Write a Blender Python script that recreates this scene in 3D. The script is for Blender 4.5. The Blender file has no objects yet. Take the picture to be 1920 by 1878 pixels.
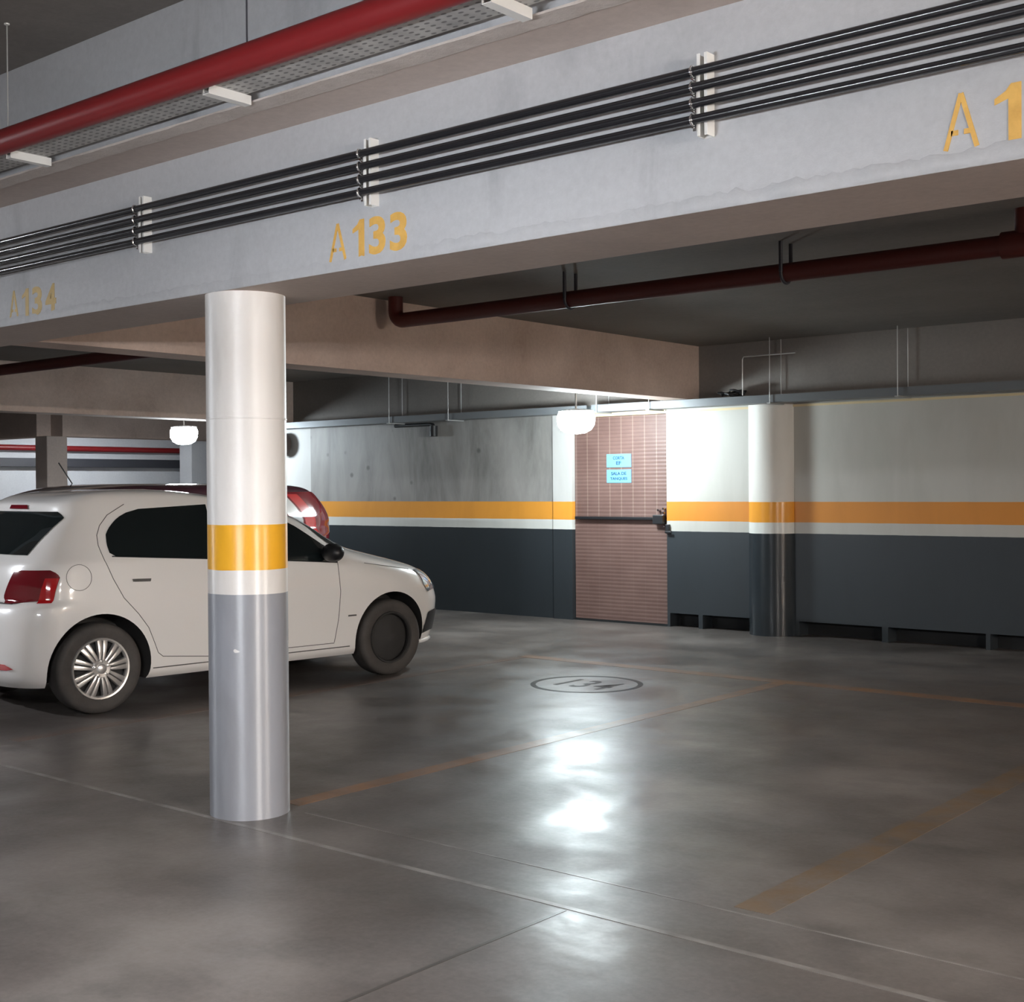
import bpy, bmesh, math, random
import numpy as np
from mathutils import Vector, Matrix

# ------------------------------------------------------------------ camera, world, exposure
S = bpy.context.scene
COL = S.collection
F_PX, CAM_H = 2440.0, 1.48
YAW, ROLL, PITCH = math.radians(39.9), 0.0075, -math.atan(24 / 2440.0)
cd = bpy.data.cameras.new('camera')
cd.sensor_fit = 'HORIZONTAL'
cd.sensor_width = 36.0
cd.lens = 36.0 * F_PX / 1920.0
cd.clip_start, cd.clip_end = 0.05, 200
cam = bpy.data.objects.new('camera', cd)
COL.objects.link(cam)
fw = Vector((-math.sin(YAW) * math.cos(PITCH), math.cos(YAW) * math.cos(PITCH), math.sin(PITCH)))
r0 = Vector((math.cos(YAW), math.sin(YAW), 0))
u0 = r0.cross(fw)
rt = r0 * math.cos(ROLL) - u0 * math.sin(ROLL)
up = u0 * math.cos(ROLL) + r0 * math.sin(ROLL)
cam.matrix_world = Matrix(((rt.x, up.x, -fw.x, 0), (rt.y, up.y, -fw.y, 0), (rt.z, up.z, -fw.z, CAM_H), (0, 0, 0, 1)))
S.camera = cam
w = bpy.data.worlds.new('world')
S.world = w
w.use_nodes = True
w.node_tree.nodes['Background'].inputs[0].default_value = (0.80, 0.86, 1.0, 1)
w.node_tree.nodes['Background'].inputs[1].default_value = 0.03
S.view_settings.view_transform = 'Standard'
S.view_settings.look = 'None'
S.view_settings.exposure = 0.15
S.view_settings.gamma = 1.0

# lamp positions and strengths (each lamp is a luminaire built further down)
LAMPS = [  # x, y, z, rotz, strength, colour, label
    (-7.96, 10.54, 2.18, 0.0, 185, (0.84, 0.96, 1.0), 'glowing white lamp hanging beside the brown door'),
    (-14.3, 10.38, 2.24, 0.0, 150, (0.80, 0.92, 1.0), 'glowing white lamp hanging beyond the white car roof'),
    (3.5, 2.0, 2.26, 1.57, 1350, (1.0, 0.92, 0.85), 'white tube lamp over the driveway in front of the marked beam'),
    (3.2, 2.25, 2.95, 1.57, 250, (1.0, 0.95, 0.90), 'white tube lamp hanging beside the perforated tray'),
    (-10.8, 1.2, 2.6, 0.0, 620, (0.90, 0.94, 1.0), 'added tube lamp out of view at the far left, brightening the beam'),  # added out of view to brighten the left part of the beam face
    (-3.0, 0.6, 2.1, 0.0, 400, (0.90, 0.94, 1.0), 'added fill tube lamp out of view over the driveway'),  # fill lamp put in to raise the front beam and near floor
    (7.6, 6.6, 2.22, 1.57, 1500, (1.0, 0.90, 0.80), 'added tube lamp out of view at the far right, lifting the cross beams'),  # added beyond the frame to lift the cross beam faces
    (-20.6, 13.5, 2.75, 1.57, 230, (0.90, 0.95, 1.0), 'added tube lamp hidden behind the far concrete beam to light the far wall'),  # added and kept out of sight so the far white wall is bright
]

# ------------------------------------------------------------------ materials
def mat(name):
    m = bpy.data.materials.new(name)
    m.use_nodes = True
    return m, m.node_tree.nodes, m.node_tree.links, m.node_tree.nodes['Principled BSDF']

def simple(name, col, rough=0.5, metal=0.0, coat=0.0, spec=0.5, emit=None, es=0.0):
    m, n, l, b = mat(name)
    b.inputs['Base Color'].default_value = (*col, 1)
    b.inputs['Roughness'].default_value = rough
    b.inputs['Metallic'].default_value = metal
    b.inputs['Coat Weight'].default_value = coat
    b.inputs['Coat Roughness'].default_value = 0.05
    b.inputs['Specular IOR Level'].default_value = spec
    if emit:
        b.inputs['Emission Color'].default_value = (*emit, 1)
        b.inputs['Emission Strength'].default_value = es
    return m

def noise(n, l, vec, scale, detail=6, rough=0.55, dist=0.0):
    t = n.new('ShaderNodeTexNoise')
    t.inputs['Scale'].default_value = scale
    t.inputs['Detail'].default_value = detail
    t.inputs['Roughness'].default_value = rough
    t.inputs['Distortion'].default_value = dist
    l.new(vec, t.inputs['Vector'])
    return t.outputs['Fac']

def ramp(n, l, fac, stops, interp='LINEAR'):
    r = n.new('ShaderNodeValToRGB')
    r.color_ramp.interpolation = interp
    e = r.color_ramp.elements
    while len(e) > 1:
        e.remove(e[-1])
    e[0].position, e[0].color = stops[0][0], (*stops[0][1], 1)
    for p, c in stops[1:]:
        x = e.new(p)
        x.color = (*c, 1)
    l.new(fac, r.inputs[0])
    return r.outputs[0]

def mix(n, l, fac, a, b, mode='MIX'):
    m = n.new('ShaderNodeMix')
    m.data_type = 'RGBA'
    m.blend_type = mode
    for v, s in ((fac, m.inputs[0]), (a, m.inputs[6]), (b, m.inputs[7])):
        if isinstance(v, (int, float)):
            s.default_value = v
        elif isinstance(v, tuple):
            s.default_value = (*v, 1)
        else:
            l.new(v, s)
    return m.outputs[2]

def mapr(n, l, v, a, b, c, d):
    m = n.new('ShaderNodeMapRange')
    for i, x in enumerate((a, b, c, d)):
        m.inputs[i + 1].default_value = x
    l.new(v, m.inputs[0])
    return m.outputs[0]

def coords(n, l, scale=(1, 1, 1)):
    g = n.new('ShaderNodeNewGeometry')
    mp = n.new('ShaderNodeMapping')
    mp.inputs['Scale'].default_value = scale
    l.new(g.outputs['Position'], mp.inputs[0])
    return g.outputs['Position'], mp.outputs[0]

def bump(n, l, b, h, strength, dist=0.01):
    x = n.new('ShaderNodeBump')
    x.inputs['Strength'].default_value = strength
    x.inputs['Distance'].default_value = dist
    l.new(h, x.inputs['Height'])
    l.new(x.outputs[0], b.inputs['Normal'])

def concrete(name, lo, hi, scale=1.6, rough=0.8, bs=0.25, streak=(1, 1, 1), pits=0.0, stain=0.0):
    m, n, l, b = mat(name)
    pos, v = coords(n, l, streak)
    big = noise(n, l, v, scale, 8, 0.6, 0.3)
    c = ramp(n, l, big, [(0.3, lo), (0.7, hi)])
    fine = noise(n, l, pos, 30, 5, 0.7)
    c = mix(n, l, 0.25, c, ramp(n, l, fine, [(0.3, tuple(x * 0.75 for x in lo)), (0.7, hi)]))
    if stain:
        sn = noise(n, l, coords(n, l, (1.3, 1, 0.35))[1], 1.5, 7, 0.62, 0.6)
        c = mix(n, l, mapr(n, l, sn, 0.56, 0.72, 0.0, stain), c, tuple(x * 0.55 for x in lo))
    if pits:
        vo = n.new('ShaderNodeTexVoronoi')
        vo.inputs['Scale'].default_value = 3.5
        l.new(pos, vo.inputs['Vector'])
        f = mapr(n, l, vo.outputs['Distance'], 0.03, 0.09, pits, 0.0)
        c = mix(n, l, f, c, tuple(x * 0.35 for x in lo))
    l.new(c, b.inputs['Base Color'])
    b.inputs['Roughness'].default_value = rough
    bump(n, l, b, fine, bs, 0.006)
    return m

DARK, WHITE, ORANGE = (0.027, 0.033, 0.038), (0.70, 0.70, 0.66), (0.80, 0.34, 0.045)

def banded(name, upper, dark=DARK, white=WHITE, orange=ORANGE, zs=(1.003, 1.117, 1.325), rough_lo=0.42, rough_hi=0.55, raw=False, dirt=0.25, spec=0.5, aniso=0.0):
    """painted bands by height: dark dado, white, orange, upper"""
    m, n, l, b = mat(name)
    pos, v = coords(n, l, (1, 1, 0.25))
    sx = n.new('ShaderNodeSeparateXYZ')
    l.new(pos, sx.inputs[0])
    z = sx.outputs[2]
    wob = noise(n, l, pos, 6, 3)
    a = n.new('ShaderNodeMath'); a.operation = 'MULTIPLY_ADD'
    a.inputs[1].default_value = 0.006; l.new(wob, a.inputs[0]); l.new(z, a.inputs[2])
    zz = n.new('ShaderNodeMath'); zz.operation = 'DIVIDE'; zz.inputs[1].default_value = 4.0
    l.new(a.outputs[0], zz.inputs[0])
    z1, z2, z3 = [(q + 0.003) / 4 for q in zs]
    c = ramp(n, l, zz.outputs[0], [(0, dark), (z1, white), (z2, orange), (z3, upper)], 'CONSTANT')
    if raw:
        up_mask = mapr(n, l, z, zs[2], zs[2] + 0.002, 0, 1)
        st = noise(n, l, v, 2.2, 8, 0.65, 0.6)
        cc = ramp(n, l, st, [(0.28, tuple(x * 0.55 for x in upper)), (0.5, upper), (0.75, tuple(min(1, x * 1.35) for x in upper))])
        vo = n.new('ShaderNodeTexVoronoi'); vo.inputs['Scale'].default_value = 3.0
        l.new(pos, vo.inputs['Vector'])
        f = mapr(n, l, vo.outputs['Distance'], 0.05, 0.12, 0.75, 0.0)
        cc = mix(n, l, f, cc, tuple(x * 0.3 for x in upper))
        c = mix(n, l, up_mask, c, cc)
    if aniso:
        ch = n.new('ShaderNodeMath'); ch.operation = 'MULTIPLY'
        l.new(mapr(n, l, noise(n, l, pos, 7.5, 3, 0.5), 0.69, 0.705, 0.0, 0.9), ch.inputs[0])
        l.new(mapr(n, l, z, 0.80, 0.86, 1.0, 0.0), ch.inputs[1])
        c = mix(n, l, ch.outputs[0], c, (0.72, 0.70, 0.68))
    d = noise(n, l, v, 3.0, 7, 0.6, 0.4)
    dm = mapr(n, l, d, 0.45, 0.75, 0.0, dirt)
    dk = mix(n, l, 1.0, c, (0.6, 0.56, 0.52), 'MULTIPLY')
    c = mix(n, l, dm, c, dk)
    l.new(c, b.inputs['Base Color'])
    l.new(mapr(n, l, z, zs[2] - 0.001, zs[2] + 0.001, rough_lo, rough_hi), b.inputs['Roughness'])
    b.inputs['Specular IOR Level'].default_value = spec
    if aniso:
        tg = n.new('ShaderNodeTangent'); tg.direction_type = 'RADIAL'; tg.axis = 'Z'
        l.new(tg.outputs[0], b.inputs['Tangent'])
        b.inputs['Anisotropic'].default_value = aniso
        b.inputs['Anisotropic Rotation'].default_value = 0.25
        b.inputs['Coat Weight'].default_value = 0.6
        b.inputs['Coat Roughness'].default_value = 0.42
    bump(n, l, b, noise(n, l, pos, 45, 4), 0.10, 0.004)
    return m

M = {}
M['painted_beam'] = concrete('painted_beam', (0.44, 0.445, 0.46), (0.56, 0.565, 0.58), 1.1, 0.55, 0.25, (0.5, 1, 1), 0.0, 0.55)
M['raw'] = concrete('raw_concrete', (0.43, 0.325, 0.27), (0.68, 0.54, 0.465), 1.3, 0.8, 0.3, (1, 1, 1))
M['raw_soffit'] = concrete('raw_soffit', (0.46, 0.385, 0.345), (0.62, 0.525, 0.47), 1.0, 0.8, 0.15)
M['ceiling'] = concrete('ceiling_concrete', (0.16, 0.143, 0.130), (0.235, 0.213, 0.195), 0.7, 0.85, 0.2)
M['plaster_lip'] = concrete('plaster_lip', (0.48, 0.42, 0.38), (0.60, 0.54, 0.50), 6, 0.8, 0.8)
M['wall_white'] = banded('wall_white', (0.47, 0.455, 0.415), white=(0.48, 0.465, 0.425), orange=(0.62, 0.235, 0.028))
M['wall_raw'] = banded('wall_raw', (0.30, 0.285, 0.27), raw=True)
M['wall_strip'] = banded('wall_strip', (0.55, 0.54, 0.52), raw=False)
M['column'] = banded('column_paint', (0.86, 0.83, 0.80), dark=(0.28, 0.29, 0.32), white=(0.74, 0.71, 0.68), orange=(0.90, 0.45, 0.02), zs=(1.003, 1.112, 1.31), rough_lo=0.36, rough_hi=0.5, dirt=0.6, spec=1.0, aniso=0.9)
M['column_wall'] = banded('column_wall_paint', (0.70, 0.67, 0.62), rough_lo=0.2)
M['far_white'] = concrete('far_white', (0.55, 0.57, 0.60), (0.66, 0.68, 0.70), 1, 0.6, 0.1)

def floor_mat(name, line=None, spec=0.5):
    m, n, l, b = mat(name)
    pos, v = coords(n, l)
    big = noise(n, l, v, 0.6, 5, 0.5, 0.2)
    c = ramp(n, l, big, [(0.36, (0.048, 0.039, 0.035)), (0.5, (0.094, 0.079, 0.072)), (0.64, (0.190, 0.166, 0.152))])
    st = noise(n, l, v, 1.1, 3, 0.5, 0.3)
    c = mix(n, l, mapr(n, l, st, 0.44, 0.70, 0, 0.75), c, (0.070, 0.055, 0.048))
    sm = noise(n, l, coords(n, l, (1.0, 1.8, 1.0))[1], 1.9, 4, 0.5, 0.2)
    c = mix(n, l, mapr(n, l, sm, 0.54, 0.74, 0, 0.7), c, (0.05, 0.044, 0.04))
    fine = noise(n, l, v, 40, 5, 0.7)
    c = mix(n, l, 0.18, c, ramp(n, l, fine, [(0.3, (0.08, 0.075, 0.07)), (0.7, (0.30, 0.28, 0.26))]))
    if line:
        wear = noise(n, l, v, 5, 8, 0.7)
        c = mix(n, l, mapr(n, l, wear, 0.30, 0.62, line[1], line[2]), c, line[0])
    l.new(c, b.inputs['Base Color'])
    rn = noise(n, l, v, 1.6, 5, 0.55, 0.2)
    l.new(mapr(n, l, rn, 0.36, 0.64, 0.285, 0.46), b.inputs['Roughness'])
    b.inputs['Specular IOR Level'].default_value = spec
    h = noise(n, l, v, 5, 3, 0.5, 0.0)
    bump(n, l, b, h, 0.3, 0.012)
    return m
M['floor'] = floor_mat('polished_concrete_floor')
M['line_yellow'] = floor_mat('worn_yellow_line', ((0.165, 0.088, 0.024), 0.9, 0.1))
M['line_rust'] = floor_mat('rusty_yellow_line', ((0.27, 0.115, 0.035), 0.95, 0.35))
M['line_faint'] = floor_mat('faint_yellow_line', ((0.19, 0.09, 0.05), 0.6, 0.1))
M['joint_light'] = floor_mat('pale_joint', ((0.33, 0.31, 0.29), 0.8, 0.0))
M['joint_dark'] = floor_mat('dark_joint', ((0.05, 0.045, 0.04), 0.95, 0.7))
M['stencil_dark'] = floor_mat('dark_stencil', ((0.016, 0.016, 0.018), 1.0, 0.75), 0.05)

M['red_pipe'] = simple('red_pipe_paint', (0.21, 0.012, 0.014), 0.38)
M['red_pipe_dark'] = simple('dark_red_pipe_paint', (0.105, 0.016, 0.012), 0.5)  # darker, browner red for the pipes over the bays
M['conduit'] = simple('black_conduit', (0.016, 0.016, 0.019), 0.22, 0.0, 0.3)
M['zinc'] = simple('zinc_steel', (0.66, 0.66, 0.65), 0.38, 0.6)
M['white_steel'] = simple('white_steel', (0.80, 0.79, 0.76), 0.45)
M['rod'] = simple('thin_rod_steel', (0.45, 0.45, 0.44), 0.45, 0.5)
M['dark_rod'] = simple('dark_rod', (0.03, 0.03, 0.04), 0.5)
M['bay_orange'] = concrete('bay_number_orange', (0.66, 0.36, 0.075), (0.86, 0.52, 0.13), 9, 0.6, 0.1)
M['bay_pale'] = concrete('bay_number_pale', (0.60, 0.42, 0.15), (0.70, 0.52, 0.24), 9, 0.6, 0.1)
M['black'] = simple('black_void', (0.006, 0.007, 0.008), 0.8)
M['tray_grey'] = simple('tray_grey', (0.17, 0.18, 0.19), 0.45, 0.3)
M['cable'] = simple('black_cable', (0.012, 0.012, 0.013), 0.5)
M['yellow_trim'] = simple('yellow_trim', (0.62, 0.50, 0.30), 0.6)
M['lamp_housing'] = simple('lamp_housing', (0.55, 0.56, 0.56), 0.5)
M['sign_blue'] = simple('sign_blue', (0.15, 0.37, 0.62), 0.5)
M['sign_text'] = simple('sign_text', (0.006, 0.05, 0.11), 0.6)
M['brown_cap'] = simple('brown_cap', (0.07, 0.048, 0.04), 0.6)
M['chrome'] = simple('chrome', (0.75, 0.75, 0.76), 0.15, 1.0)
M['duct_dark'] = simple('duct_dark', (0.035, 0.037, 0.045), 0.5)

def perforated(name):
    m, n, l, b = mat(name)
    pos, v = coords(n, l, (1 / 0.05, 1 / 0.028, 0))
    vo = n.new('ShaderNodeTexVoronoi'); vo.inputs['Scale'].default_value = 1.0
    vo.inputs['Randomness'].default_value = 0.05
    l.new(v, vo.inputs['Vector'])
    f = mapr(n, l, vo.outputs['Distance'], 0.20, 0.27, 1.0, 0.0)
    c = ramp(n, l, noise(n, l, pos, 14, 6), [(0.3, (0.36, 0.35, 0.34)), (0.7, (0.52, 0.51, 0.49))])
    c = mix(n, l, f, c, (0.17, 0.165, 0.16))
    l.new(c, b.inputs['Base Color'])
    b.inputs['Roughness'].default_value = 0.55
    return m
M['perforated'] = perforated('perforated_tray')

def door_mat(name):
    """brown louvred metal door: fine horizontal slats, faint vertical seams"""
    m, n, l, b = mat(name)
    pos, v = coords(n, l)
    wv = n.new('ShaderNodeTexWave'); wv.wave_type = 'BANDS'; wv.bands_direction = 'Z'
    wv.inputs['Scale'].default_value = 7.6; wv.inputs['Distortion'].default_value = 0
    l.new(pos, wv.inputs['Vector'])
    c = ramp(n, l, noise(n, l, v, 3, 5), [(0.3, (0.13, 0.074, 0.062)), (0.7, (0.17, 0.102, 0.086))])
    c = mix(n, l, mapr(n, l, wv.outputs['Fac'], 0.0, 0.35, 0.35, 0.0), c, (0.07, 0.03, 0.025))
    wx = n.new('ShaderNodeTexWave'); wx.wave_type = 'BANDS'; wx.bands_direction = 'X'
    wx.inputs['Scale'].default_value = 2.05; wx.inputs['Distortion'].default_value = 0
    l.new(pos, wx.inputs['Vector'])
    sz = n.new('ShaderNodeSeparateXYZ'); l.new(pos, sz.inputs[0])
    um = n.new('ShaderNodeMath'); um.operation = 'MULTIPLY'
    l.new(mapr(n, l, wx.outputs['Fac'], 0.97, 1.0, 0.0, 0.5), um.inputs[0]); l.new(mapr(n, l, sz.outputs[2], 1.14, 1.15, 0.12, 1.0), um.inputs[1])
    c = mix(n, l, um.outputs[0], c, (0.30, 0.22, 0.19))
    l.new(c, b.inputs['Base Color'])
    b.inputs['Roughness'].default_value = 0.5
    bump(n, l, b, wv.outputs['Fac'], 0.2, 0.01)
    return m
M['door'] = door_mat('brown_louvred_door')

M['car_white'] = simple('car_white_paint', (0.87, 0.84, 0.81), 0.30, 0, 1.0)
M['car_maroon'] = simple('car_dark_maroon_paint', (0.055, 0.012, 0.022), 0.25, 0, 1.0)
M['glass_dark'] = simple('tinted_glass', (0.010, 0.014, 0.015), 0.04, 0, 0.0, 0.6)
M['rubber'] = concrete('tyre_rubber', (0.045, 0.040, 0.037), (0.075, 0.066, 0.060), 8, 0.75, 0.1)
M['black_plastic'] = simple('black_plastic', (0.012, 0.012, 0.014), 0.4)
M['hubcap'] = simple('hubcap_silver', (0.72, 0.70, 0.68), 0.28, 0.75)
M['lens_red'] = simple('tail_lens_red', (0.50, 0.008, 0.012), 0.08, 0, 1.0)
M['lens_deep'] = simple('tail_lens_deep_red', (0.16, 0.008, 0.014), 0.08, 0, 1.0)
M['lens_clear'] = simple('clear_lens', (0.55, 0.57, 0.58), 0.08, 0.3, 1.0)
M['headlamp'] = simple('headlamp_lens', (0.32, 0.34, 0.36), 0.06, 0.5, 1.0)
M['seam'] = simple('panel_gap', (0.10, 0.095, 0.09), 0.7)
M['arch'] = simple('wheel_arch_liner', (0.030, 0.028, 0.027), 0.8)

# ------------------------------------------------------------------ geometry helpers
def bm_box(bm, x0, x1, y0, y1, z0, z1, mi=0):
    vs = [bm.verts.new(p) for p in ((x0, y0, z0), (x1, y0, z0), (x1, y1, z0), (x0, y1, z0), (x0, y0, z1), (x1, y0, z1), (x1, y1, z1), (x0, y1, z1))]
    for f in ((3, 2, 1, 0), (4, 5, 6, 7), (0, 1, 5, 4), (1, 2, 6, 5), (2, 3, 7, 6), (3, 0, 4, 7)):
        bm.faces.new([vs[i] for i in f]).material_index = mi
    return vs

def bm_tube(bm, pts, r, seg=12, caps=True):
    pts = [Vector(p) for p in pts]
    rings = []
    nrm = None
    for i, p in enumerate(pts):
        t = (pts[min(i + 1, len(pts) - 1)] - pts[max(i - 1, 0)]).normalized()
        if nrm is None:
            a = Vector((0, 0, 1)) if abs(t.z) < 0.9 else Vector((1, 0, 0))
            nrm = t.cross(a).normalized()
        else:
            nrm = (nrm - t * nrm.dot(t)).normalized()
        bn = t.cross(nrm)
        rings.append([bm.verts.new(p + (nrm * math.cos(k * 2 * math.pi / seg) + bn * math.sin(k * 2 * math.pi / seg)) * r) for k in range(seg)])
    for a, b in zip(rings, rings[1:]):
        for k in range(seg):
            bm.faces.new((a[k], a[(k + 1) % seg], b[(k + 1) % seg], b[k]))
    if caps:
        bm.faces.new(rings[0][::-1])
        bm.faces.new(rings[-1])

def bm_lathe(bm, prof, axis='Z', seg=40, origin=(0, 0, 0), closed=False):
    """profile of (radius, height) about an axis"""
    o = Vector(origin)
    rings = []
    for r, h in prof:
        ring = []
        for k in range(seg):
            a = 2 * math.pi * k / seg
            p = (r * math.cos(a), r * math.sin(a), h) if axis == 'Z' else (r * math.cos(a), h, r * math.sin(a))
            ring.append(bm.verts.new(o + Vector(p)))
        rings.append(ring)
    pairs = list(zip(rings, rings[1:])) + ([(rings[-1], rings[0])] if closed else [])
    for a, b in pairs:
        for k in range(seg):
            bm.faces.new((a[k], a[(k + 1) % seg], b[(k + 1) % seg], b[k]))
    if not closed:
        bm.faces.new(rings[0][::-1])
        bm.faces.new(rings[-1])

def bm_prism(bm, poly, axis, a, b):
    """extrude a 2D polygon: axis 'Y' -> (x,z) poly from y=a to y=b ; 'Z' -> (x,y)"""
    def P(q, h):
        return (q[0], h, q[1]) if axis == 'Y' else ((q[0], q[1], h) if axis == 'Z' else (h, q[0], q[1]))
    va = [bm.verts.new(P(q, a)) for q in poly]
    vb = [bm.verts.new(P(q, b)) for q in poly]
    k = len(poly)
    bm.faces.new(va)
    bm.faces.new(vb[::-1])
    for i in range(k):
        bm.faces.new((va[i], vb[i], vb[(i + 1) % k], va[(i + 1) % k]))

def obj(name, bm, mats, parent=None, smooth=None, bevel=0.0, fix=True):
    if fix:
        bmesh.ops.recalc_face_normals(bm, faces=bm.faces[:])
    if bevel:
        es = [e for e in bm.edges if len(e.link_faces) == 2 and e.calc_face_angle(0) > 0.6]
        bmesh.ops.bevel(bm, geom=es, offset=bevel, segments=2, profile=0.5, affect='EDGES')
    me = bpy.data.meshes.new(name)
    bm.to_mesh(me)
    bm.free()
    for m in (mats if isinstance(mats, (list, tuple)) else [mats]):
        me.materials.append(m)
    if smooth is not None:
        me.polygons.foreach_set('use_smooth', [True] * len(me.polygons))
        me.set_sharp_from_angle(angle=math.radians(smooth))
    o = bpy.data.objects.new(name, me)
    COL.objects.link(o)
    if parent:
        o.parent = parent
    return o

def tag(o, label=None, cat=None, group=None, kind=None):
    for k, v in (('label', label), ('category', cat), ('group', group), ('kind', kind)):
        if v:
            o[k] = v
    return o

def empty(name, loc=(0, 0, 0), rz=0.0):
    o = bpy.data.objects.new(name, None)
    COL.objects.link(o)
    o.location = loc
    o.rotation_euler = (0, 0, rz)
    o.empty_display_size = 0.1
    return o

def box(name, d, m, parent=None, bevel=0.0):
    bm = bmesh.new()
    bm_box(bm, *d)
    return obj(name, bm, m, parent, bevel=bevel)

def tube(name, pts, r, m, parent=None, seg=14):
    bm = bmesh.new()
    bm_tube(bm, pts, r, seg)
    return obj(name, bm, m, parent, smooth=50)

def text_mesh(s, size, extr, offset=0.0, sx=1.0):
    c = bpy.data.curves.new('lettering', 'FONT')
    c.body = s
    c.size = size
    c.extrude = extr
    c.offset = offset
    c.resolution_u = 4
    t = bpy.data.objects.new('lettering', c)
    COL.objects.link(t)
    dg = bpy.context.evaluated_depsgraph_get()
    me = bpy.data.meshes.new_from_object(t.evaluated_get(dg))
    bpy.data.objects.remove(t)
    bpy.data.curves.remove(c)
    bm = bmesh.new()
    bm.from_mesh(me)
    bpy.data.meshes.remove(me)
    xs = [v.co.x for v in bm.verts]; ys = [v.co.y for v in bm.verts]
    x0, x1, y0, y1 = min(xs), max(xs), min(ys), max(ys)
    return bm, x0, x1, y0, y1

# ------------------------------------------------------------------ the building
YA, YW, ZB, ZC = 3.63, 11.65, 2.37, 2.92
def struct(name, d, m, label, cat, bevel=0.0):
    return tag(box(name, d, m, None, bevel), label, cat, None, 'structure')

# floor
struct('floor', (-30, 9, -7, 18.5, -0.2, 0.0), M['floor'], 'polished grey concrete floor with brown stains', 'floor')
# ceilings
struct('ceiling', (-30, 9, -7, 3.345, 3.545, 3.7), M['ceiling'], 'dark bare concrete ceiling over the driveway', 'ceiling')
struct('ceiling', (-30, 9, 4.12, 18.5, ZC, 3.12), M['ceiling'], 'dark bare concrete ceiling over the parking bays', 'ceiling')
# front beam: painted face, raw underside
def beam(d, face_mat, under_mat, label, front=None):
    bm = bmesh.new()
    bm_box(bm, *d)
    bm.normal_update()
    for f in bm.faces:
        f.material_index = 1 if f.normal.z < -0.5 else 0
    return tag(obj('concrete_beam', bm, [face_mat, under_mat], fix=False), label, 'beam', None, 'structure')
front_beam = beam((-30, 9, YA, 4.12, ZB, 3.01), M['painted_beam'], M['raw_soffit'], 'white painted concrete beam with orange bay numbers')
upper = beam((-30, 9, 3.345, 4.12, 3.01, 3.7), M['painted_beam'], M['raw_soffit'], 'white painted upper beam behind the red pipe')
# rough plaster lip along the bottom of the upper beam
bm = bmesh.new()
random.seed(3)
xs = np.arange(-12, 2.01, 0.08)
prev = None
for x in xs:
    j = random.uniform(-0.006, 0.006)
    cur = [bm.verts.new((x, 3.395 + j, 3.0085)), bm.verts.new((x, 3.39 + j, 3.004)), bm.verts.new((x, 3.305, 3.010 + j * 0.4)), bm.verts.new((x, 3.300, 3.016)), bm.verts.new((x, 3.345, 3.018))]
    if prev:
        for a in range(5):
            bm.faces.new((prev[a], prev[(a + 1) % 5], cur[(a + 1) % 5], cur[a]))
    prev = cur
tag(obj('trim_1', bm, M['plaster_lip']), 'rough plaster strip along the upper beam edge', 'trim', None, 'structure')
# rough plaster ridge along the bottom edge of the front beam
bm = bmesh.new()
prev = None
for x in np.arange(-9, 0.5, 0.03):
    j = random.uniform(0.002, 0.010) * (1.0 if x > -3.4 else 0.45)
    k = random.uniform(-0.006, 0.01)
    cur = [bm.verts.new((x, YA + 0.002, ZB + 0.055 + k)), bm.verts.new((x, YA - j, ZB + 0.030 + k)), bm.verts.new((x, YA - j * 0.6, ZB + 0.008)), bm.verts.new((x, YA + 0.002, ZB - 0.001))]
    if prev:
        for a in range(4):
            bm.faces.new((prev[a], prev[(a + 1) % 4], cur[(a + 1) % 4], cur[a]))
    prev = cur
tag(obj('trim_2', bm, M['painted_beam'], smooth=70), 'rough paint ridge along the marked beam lower edge', 'trim', None, 'structure')
# cross beams
beam((-7.40, -7.10, 4.12, YW, ZB, ZC), M['raw'], M['raw'], 'bare concrete cross beam running from round column to the back wall')
beam((-13.75, -13.42, 4.12, 17.5, ZB, ZC), M['raw'], M['raw'], 'bare concrete cross beam above the far lamp')
beam((-19.35, -19.0, 11.45, 17.5, ZB, ZC), M['raw'], M['raw'], 'far concrete beam to the right of the square pillar')
beam((-30, -19.35, 11.2, 11.5, ZB, ZC), M['raw'], M['raw'], 'far concrete beam to the left of the square pillar')
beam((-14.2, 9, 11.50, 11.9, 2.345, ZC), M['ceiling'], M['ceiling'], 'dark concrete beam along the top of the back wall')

# back wall, right of the door: with floor slots
def wall_with_slots(name, x0, x1, slots, m, label):
    bm = bmesh.new()
    y0, y1 = YW, YW + 0.2
    bm_box(bm, x0, x1, y0, y1, 0.145, 2.345)
    cuts = sorted(slots)
    x = x0
    for a, b in cuts:
        if a > x:
            bm_box(bm, x, a, y0, y1, 0.0, 0.145)
        bm_box(bm, a, b, y0 + 0.19, y1 + 0.01, 0.0, 0.145, 1)
        x = b
    if x < x1:
        bm_box(bm, x, x1, y0, y1, 0.0, 0.145)
    return tag(obj(name, bm, [m, M['black']]), label, 'wall', None, 'structure')
wall_with_slots('wall_back', -7.60, 9, [(-7.565, -7.215), (-7.165, -6.56), (-6.06, -5.20), (-5.14, -4.22)] + [(-4.18 + i, -3.22 + i - 0.04) for i in range(0, 6)], M['wall_white'], 'white back wall with orange stripe and dark dado')
tag(box('wall_back', (-13.25, -9.11, YW, YW + 0.2, 0, 2.345), M['wall_raw']), 'stained bare concrete back wall with orange stripe behind the white car', 'wall', None, 'structure')
tag(box('wall_back', (-14.2, -13.25, YW, YW + 0.2, 0, 2.345), M['wall_strip']), 'pale plastered end of the back wall beside the front column', 'wall', None, 'structure')
tag(box('wall_back', (-9.11, -8.84, YW - 0.03, YW + 0.2, 0, 2.345), M['wall_strip']), 'pale pilaster to the left of the brown door', 'pilaster', None, 'structure')
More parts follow.
